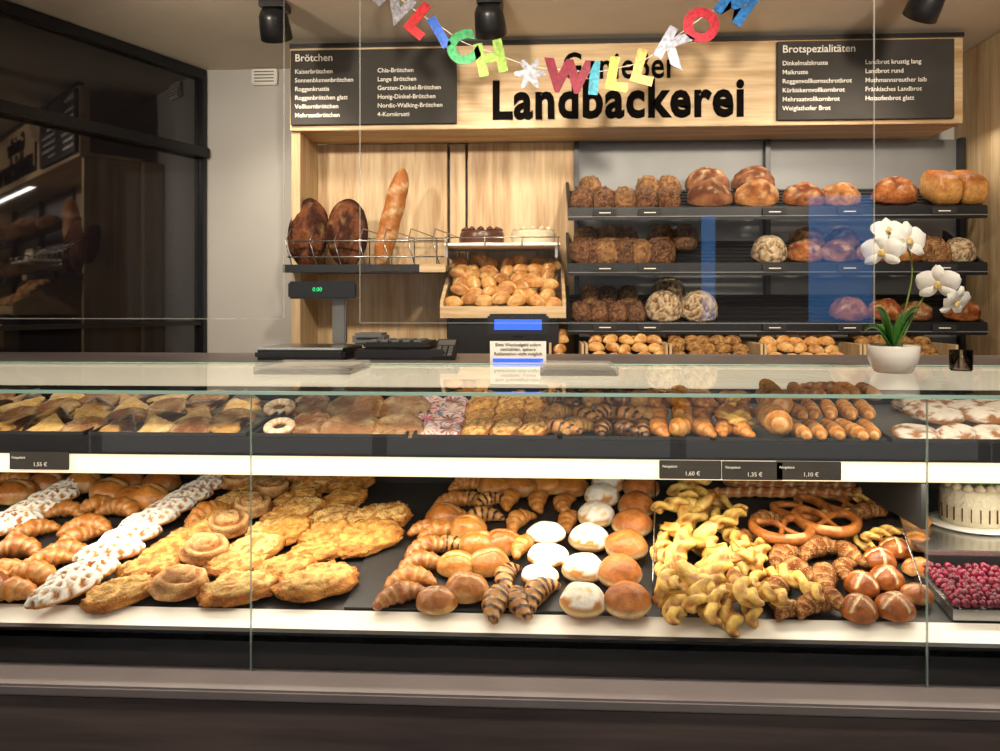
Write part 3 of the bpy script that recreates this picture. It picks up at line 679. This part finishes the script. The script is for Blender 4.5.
for q in (('roll',437,598,42,0),('roll',467,585,46,0),('roll',489,560,44,20),('roll',503,540,42,0),('roll',457,562,42,0),('roll',478,541,40),('cross',520,520,46,60),('cross',512,498,44,70),
          ('cross',540,500,44,80),('cross',565,503,44,80),('choc',500,600,64,75),('choc',540,592,60,60),('choc',482,516,48,20),('choc',448,545,48,10),('choc',508,575,50,80),('choc',470,500,44,0),
          ('roll',445,514,40,0),('roll',520,484,38),('roll',548,482,36),('roll',572,484,36),('glaze',546,530,40,0,.02),('glaze',548,552,42,0,.02),('glaze',540,572,38,0,.01),('roll',495,484,36),('cross',570,520,44,70),('choc',535,478,38,20,.02),('cross',470,478,38,20,.02),
          ('cross',525,545,46,60,.01),('roll',468,525,38,0,.01),('choc',490,500,40,30,.01),('choc',520,600,56,100,.0),('cross',430,528,46,10,.01)): deck(*q)
for q in ((583,602,48),(583,566,43),(589,536,41),(596,513,39),(602,494,37),(608,478,35)): deck('sugar',*q,R2.uniform(0,90))
for q in ((627,604,50),(619,570,47),(626,544,43),(632,522,41),(636,504,39),(641,486,37)): deck('berl',*q,R2.uniform(0,90))
for q in (('cheese',676,602,80,80),('cheese',698,600,84,108),('cheese',722,604,80,95),('cheese',688,572,78,125),('cheese',716,576,82,70),('cheese',742,590,78,100),('cheese',680,545,74,70),
          ('cheese',706,548,74,112),('cheese',736,560,74,60),('cheese',765,598,74,110),('cheese',770,573,70,125),('cheese',690,520,66,60),('cheese',715,515,64,120),('cheese',677,500,58,30),('cheese',705,494,58,150),('cheese',762,548,64,50),('cheese',690,482,52,20),('cheese',735,535,64,100),('cheese',668,575,74,95),('cheese',755,565,66,80),
          ('cheese',730,515,58,40),('cheese',700,585,78,60),('cheese',752,600,70,70),('cheese',725,550,70,130),('cheese',662,545,60,80)):
    deck(*q,lift=R2.uniform(0,.04),extra=R2.uniform(-.25,.25))
for q in ((668,606,40),(692,583,46),(715,560,42),(700,535,42),(690,508,38),(735,588,38),(755,610,32),(712,614,34),(672,528,34),(745,560,34)): deck('flake',q[0],q[1],q[2]*1.15,R2.uniform(0,180),.04,R2.uniform(-.8,.8),R2.uniform(.1,.9))
for i in range(7): deck('stick',733+i*22,492-(i%2)*10,62,R2.uniform(-25,25),.01)
for q in (('pretzel',782,528,56,10,.03),('pretzel',826,520,58,-15,.03),('pretzel',800,508,52,30,.01),('pretzel',845,503,52,0,.0),('lcross',778,590,60,60),('lcross',800,570,60,110),('lcross',815,604,56,20),('lcross',826,578,62,70),('lcross',818,548,58,20),
          ('lcross',785,556,54,45),('cheese',800,580,68,110,.02),('cheese',880,532,48,20,.02),('cheese',858,540,44,120),('lcross',850,552,48,100),('laugen',858,606,38,45),('laugen',894,604,39,30),('laugen',861,582,35,50),('laugen',886,576,35,20),('laugen',879,557,32,0),('laugen',894,546,31),
          ('lcross',865,512,46,20),('lcross',885,500,44,50),('lcross',790,612,44,30),('lcross',745,540,46,60),('lcross',765,520,46,20),('roll',916,592,32),('roll',918,566,32),('roll',916,540,31),('roll',914,517,31),('roll',912,496,30),('cheese',870,495,40,10,.01),('lcross',845,568,44,60,.01),('lcross',835,598,44,100,.01)): deck(*q)

# ------------------------------------------------------------ upper shelf goods
def up(kind,px,w,row=0,yaw=0,lift=0.,ex=0.,tx=0.):
    Y=[1.76,1.85,1.95,2.04][row]
    place(kind,Vector((XY(px,Y),Y,uz(Y)+.002+lift)),w*Y/F,yaw,TU+tx,'up%d'%(0 if px<280 else 1 if px<550 else 2 if px<890 else 3),ex)
px=-60; ks=['cky','ckb','ckc','cky','ckcr','ckc']; i=0
while px<245:
    for row in (0,1,2,3): up(ks[(i+row*2)%6],px+row*5,44,row,R2.uniform(0,90),.002,R2.uniform(-.05,.08),.32)
    px+=36; i+=1
for row in (0,2): up('ring',280,34,row,0,.002,0,.3)
for row in (0,1,2,3): up('ckb',312,38,row,30*row,.002,0,.3)
for row in (0,2): up('ckcr',350+row*3,60,row,20,.004,0,.4); up('ckcr',398+row*3,54,row,0,.004,0,.4)
for px in (424,448):
    for row in (0,1,2,3): up('cks',px+row*2,30,row,R2.uniform(0,90),.002,0,.4)
for j,px in enumerate((478,507,535)):
    for row in (0,1,2,3): up('streusel',px+row*2,40,row,50,.004,0,.35)
for j,px in enumerate((560,582,604,626,645)):
    for row in (0,1,2): up(R2.choice(['chocp','chocp','nutc','choc']),px+R2.uniform(-4,4),46,row,R2.uniform(30,150),.01*row)
    if j: up('chocp' if j%2 else 'nutc',px-8,44,1,R2.uniform(0,180),.045)
for j,px in enumerate((660,682,704)):
    for row in (0,1,2): up('cross' if j!=1 else 'fat',px,50,row,R2.uniform(60,100),.01*row)
    up('cross',px-4,46,1,R2.uniform(60,120),.045)
for px in (730,742): up('cross',px,50,0,R2.uniform(20,90)); up('cross',px,46,1,40,.01);up('cross',px,46,2,70,.02)
up('flake',738,40,0,20,.035,.3,.5); up('cheese',735,48,1,60,.05)
for row in (0,1): up('fat',773,64,row,92,.01+.02*row)
up('tube',770,60,2,88,.05)
for j,px in enumerate((796,814,832,850,868)):
    up('tube',px,62,0,R2.uniform(78,105),.0); up('tube',px-4,62,1,R2.uniform(75,105),.022)
    up('tube',px,56,2,R2.uniform(75,105),.045)
up('stick',800,56,1,10,.06); up('stick',825,54,2,5,.06)
for px,row,l in ((915,0,0),(955,0,0),(992,0,0),(1035,0,0),(925,2,.01),(968,2,.01),(1005,2,.01),(940,1,.02),(982,1,.02),(915,3,0),(955,3,0),(995,3,0)): up('sugarflat',px,46,row,R2.uniform(-20,40),l,0,.3)
flush()

# ------------------------------------------------------------ things on the counter
op=onZ(893,373,ZT); op.z=ZT+.001
orc=E('potted_orchid')
lobj('pot',[(.035,0),(.043,.004),(.056,.035),(.058,.062),(.055,.064),(.052,.056),(.045,.054)],M['pot'],op,orc)
lobj('soil',[(.05,.051),(.05,.055)],mat('soil','#3B2A1E',.9,var=.4,vscale=80),op,orc)
def leaf(az,ln,w,rise,droop):
    v=[];f=[];n=12
    for i in range(n+1):
        t=i/n; r=ln*t*.8; z=rise*math.sin(t*pi*.5)-droop*t*t; hw=w*math.sin(pi*(t*.92+.06))**.6
        for k in (-1,-.5,0,.5,1): v.append(Vector((r,k*hw,.052+z+abs(k)*hw*.35)))
    for i in range(n):
        for k in range(4): f.append((i*5+k,i*5+k+1,i*5+6+k,i*5+5+k))
    m=Matrix.Translation(op)@Matrix.Rotation(az,4,'Z')
    o=fromdata('leaf',[m@p for p in v],f,M['leaf'],orc); md=o.modifiers.new('s','SOLIDIFY'); md.thickness=.002
for a,l,w,r,dp in ((pi*1.0,.05,.022,.10,.0),(pi*.1,.08,.02,.11,.03),(pi*.8,.08,.019,.08,.04),(-.6,.07,.022,.10,.0),(1.7,.09,.02,.08,.03)): leaf(a,l,w,r,dp)
Yo=op.y
st1=catmull([op+Vector((0,0,.05)),onY(905,310,Yo),onY(912,275,Yo),onY(908,250,Yo-.01),onY(890,238,Yo-.02),onY(872,240,Yo-.03)],5)
st2=catmull([op+Vector((.01,0,.05)),onY(915,312,Yo),onY(932,285,Yo-.01),onY(945,274,Yo-.02),onY(958,284,Yo-.03)],5)
rod('stem_1',st1,.0022,M['stem'],orc); rod('stem_2',st2,.0022,M['stem'],orc)
def flower(c,s,rz,rx):
    m=Matrix.Translation(c)@Matrix.Rotation(rz,4,'Z')@Matrix.Rotation(rx,4,'X')
    for i,(a,wd,ln) in enumerate(((90,.7,1),(215,.65,1),(325,.65,1),(160,1.15,1.05),(20,1.15,1.05))):
        v=[];f=[];n=8;aa=math.radians(a)
        for j in range(n+1):
            t=j/n; hw=s*wd*.5*math.sin(pi*(.06+.9*t))**.7; 
            for k in (-1,-.5,0,.5,1): v.append(Vector((s*ln*t, k*hw, .22*s*math.sin(t*2.6)-.14*s*k*k+.0005*i)))
        for j in range(n):
            for k in range(4): f.append((j*5+k,j*5+k+1,j*5+6+k,j*5+5+k))
        mm=m@Matrix.Rotation(pi/2,4,'X')@Matrix.Rotation(aa,4,'Z')
        fromdata('petal',[mm@p for p in v],f,M['petal'],orc)
    d=blob(s*.34,s*.25,s*.4,lambda x,y,z,k:mix(C('#D9A23A'),C('#E9D9A0'),.5+k*2),nu=12,nv=8); mm=m@Matrix.Translation((0,-.01,-.2*s))
    fromdata('flower_lip',[mm@p for p in d[0]],d[1],M['soft'],orc,d[2])
for px,py,s,rz,rx in ((882,252,.044,-.5,.2),(907,242,.048,.3,-.1),(888,232,.038,-.1,-.5),(938,284,.046,-.5,.3),(954,302,.042,.5,.5)):
    flower(onY(px,py,Yo-.03),s,rz,rx)
jp=onZ(961,371,ZT); jp.z=ZT+.001; j=E('tealight_jar')
lobj('jar',[(.024,0),(.026,.004),(.026,.05),(.024,.05),(.023,.006)],glass('smoked_glass',(.75,.7,.66)),jp,j)
lobj('wax',[(.022,.006),(.022,.03)],M['wax'],jp,j); rod('wick',[jp+Vector((0,0,.03)),jp+Vector((0,0,.04))],.001,M['matte'],j)
for i,(a,b) in enumerate(((236,328),(540,612))):
    e=E('clear_change_tray'+('.%03d'%i if i else '')); p=onZ(a,379,ZT); w=(b-a)*1.95/F
    for k in range(3): box('sheet_%d'%(k+1),p.x+.004*k,p.x+w-.004*k,1.80+.003*k,2.02-.003*k,ZT+.001+k*.006,ZT+.003+k*.006,M['paper'],e,.001)
    for (xa,xb,ya,yb) in ((0,w,0,.004),(0,w,.216,.22),(0,.004,.004,.216),(w-.004,w,.004,.216)):
        box('rim',p.x+xa,p.x+xb,1.80+ya,1.80+yb,ZT+.0005,ZT+.020,M['gedge2'],e,.001)
zsv=1.2875
sc=E('shop_scale'); x=XY(310,2.45)
box('scale_base',x-.13,x+.14,2.32,2.6,zsv,zsv+.03,M['black'],sc,.008); box('scale_plate',x-.125,x+.135,2.33,2.59,zsv+.03,zsv+.036,M['steel'],sc,.003)
x2=XY(341,2.6); box('scale_pole',x2-.022,x2+.022,2.57,2.6,zsv+.036,ZY(298,2.55),M['grey'],sc,.004)
p=onY(322,290,2.53); box('scale_display',p.x-.112,p.x+.112,2.53,2.6,p.z-.028,p.z+.028,M['black'],sc,.006)
text('scale_digits','0.00',(p.x-.03,2.527,p.z-.004),.018,M['green_led'],sc,ext=.0005)
pr=E('receipt_printer'); x=XY(331,2.44)
box('printer_body',x+.06,x+.16,2.46,2.56,zsv+.037,zsv+.075,M['grey'],pr,.008); box('paper_slot',x+.075,x+.145,2.458,2.461,zsv+.055,zsv+.062,M['matte'],pr)
rg=E('cash_register'); x=XY(400,2.45)
box('drawer',x-.12,x+.15,2.35,2.65,zsv,zsv+.03,M['black'],rg,.006); box('keypad',x-.10,x+.10,2.38,2.6,zsv+.03,zsv+.05,M['matte'],rg,.006)
for a in range(5):
    for b in range(4): box('key',x-.085+a*.034,x-.06+a*.034,2.39+b*.04,2.42+b*.04,zsv+.05,zsv+.057,M['grey'],rg,.002)
ctm=E('card_terminal'); x=XY(445,2.4)
RT=Matrix.Translation((x,2.42,zsv+.012))@Matrix.Rotation(.35,4,'X')
box('terminal_body',-.035,.035,-.075,.075,0,.022,M['matte'],ctm,.005,M4=RT); box('terminal_screen',-.026,.026,.02,.06,.022,.0235,M['grey'],ctm,M4=RT)
for a in range(3):
    for b in range(4): box('terminal_key',-.024+a*.018,-.012+a*.018,-.06+b*.018,-.048+b*.018,.022,.026,M['grey'],ctm,M4=RT)
cd=E('customer_display'); p=onY(518,325,2.3)
box('housing',p.x-.088,p.x+.088,2.3,2.34,p.z-.032,p.z+.032,M['black'],cd,.006); box('screen',p.x-.068,p.x+.068,2.297,2.301,p.z-.014,p.z+.016,M['screen'],cd)
box('display_stand',p.x-.015,p.x+.015,2.31,2.33,zsv,p.z-.03,M['matte'],cd); box('display_foot',p.x-.06,p.x+.06,2.27,2.38,zsv,zsv+.01,M['matte'],cd,.003)
ns=E('notice_card'); p=onY(518,352,2.22); zb_=zsv
box('card',p.x-.078,p.x+.078,2.22,2.225,zb_,zb_+.062,M['white'],ns); box('card_blue_strip',p.x-.07,p.x+.07,2.2185,2.2199,zb_+.004,zb_+.014,M['screen'],ns)
text('notice_text','Bitte Wechselgeld sofort\nnachzählen, spätere\nReklamation nicht möglich',(p.x,2.2185,zb_+.048),.0125,M['text_b'],ns,ext=.0003,align='CENTER')
def screen(name,pa,pb,zl,Y=1.62,blue=()):
    e=E(name); a,b=XY(pa,Y),XY(pb,Y); zt_=2.3
    quad('sheet',[(a,Y,zl),(b,Y,zl),(b,Y,zt_),(a,Y,zt_)],M['acryl'],e)
    for x in (a,b): box('edge_side',x-.001,x+.001,Y-.002,Y+.002,zl,zt_,M['gedge2'],e)
    box('edge_bottom',a,b,Y-.002,Y+.002,zl-.001,zl+.001,M['gedge2'],e)
    for x in (a+.1,b-.1): rod('cable',[(x,Y,zt_-.01),(x,Y,H-.001)],.0015,M['steel'],e)
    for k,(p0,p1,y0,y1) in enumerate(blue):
        q0=onY(p0,y0,Y);q1=onY(p1,y1,Y); quad('blue_reflection_%d'%(k+1),[(q0.x,Y-.003,q1.z),(q1.x,Y-.003,q1.z),(q1.x,Y-.003,q0.z),(q0.x,Y-.003,q0.z)],M['blue'],e)  # tinted quads stand in for reflections of something blue
screen('hanging_sneeze_guard',-90,284,ZY(319,1.62))
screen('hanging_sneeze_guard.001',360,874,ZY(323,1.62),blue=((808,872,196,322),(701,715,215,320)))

# ------------------------------------------------------------ LED lighting inside the counter
def area(name,x,y,z,sx,sy,en,rot=(0,0,0),col=(1,.91,.75)):
    l=bpy.data.lights.new(name,'AREA'); l.shape='RECTANGLE'; l.size=sx; l.size_y=sy; l.energy=en; l.color=col
    o=link(bpy.data.objects.new(name,l)); o.location=(x,y,z); o.rotation_euler=rot
area('led_strip_lower',(X0+X1)/2,1.70,ZU-.082,3.9,.035,10)
area('added_strip_upper',(X0+X1)/2,1.50,ZT-.012,3.9,.03,5.5,(.5,0,0))  # added light without a fixture, brightens the upper shelf goods
area('led_strip_shelving',(xm+xr2)/2,3.62,zb-.01,1.7,.04,4.5)
w=bpy.data.worlds.new('world'); scene.world=w; w.use_nodes=True
w.node_tree.nodes['Background'].inputs[0].default_value=(1,.96,.91,1); w.node_tree.nodes['Background'].inputs[1].default_value=1.1
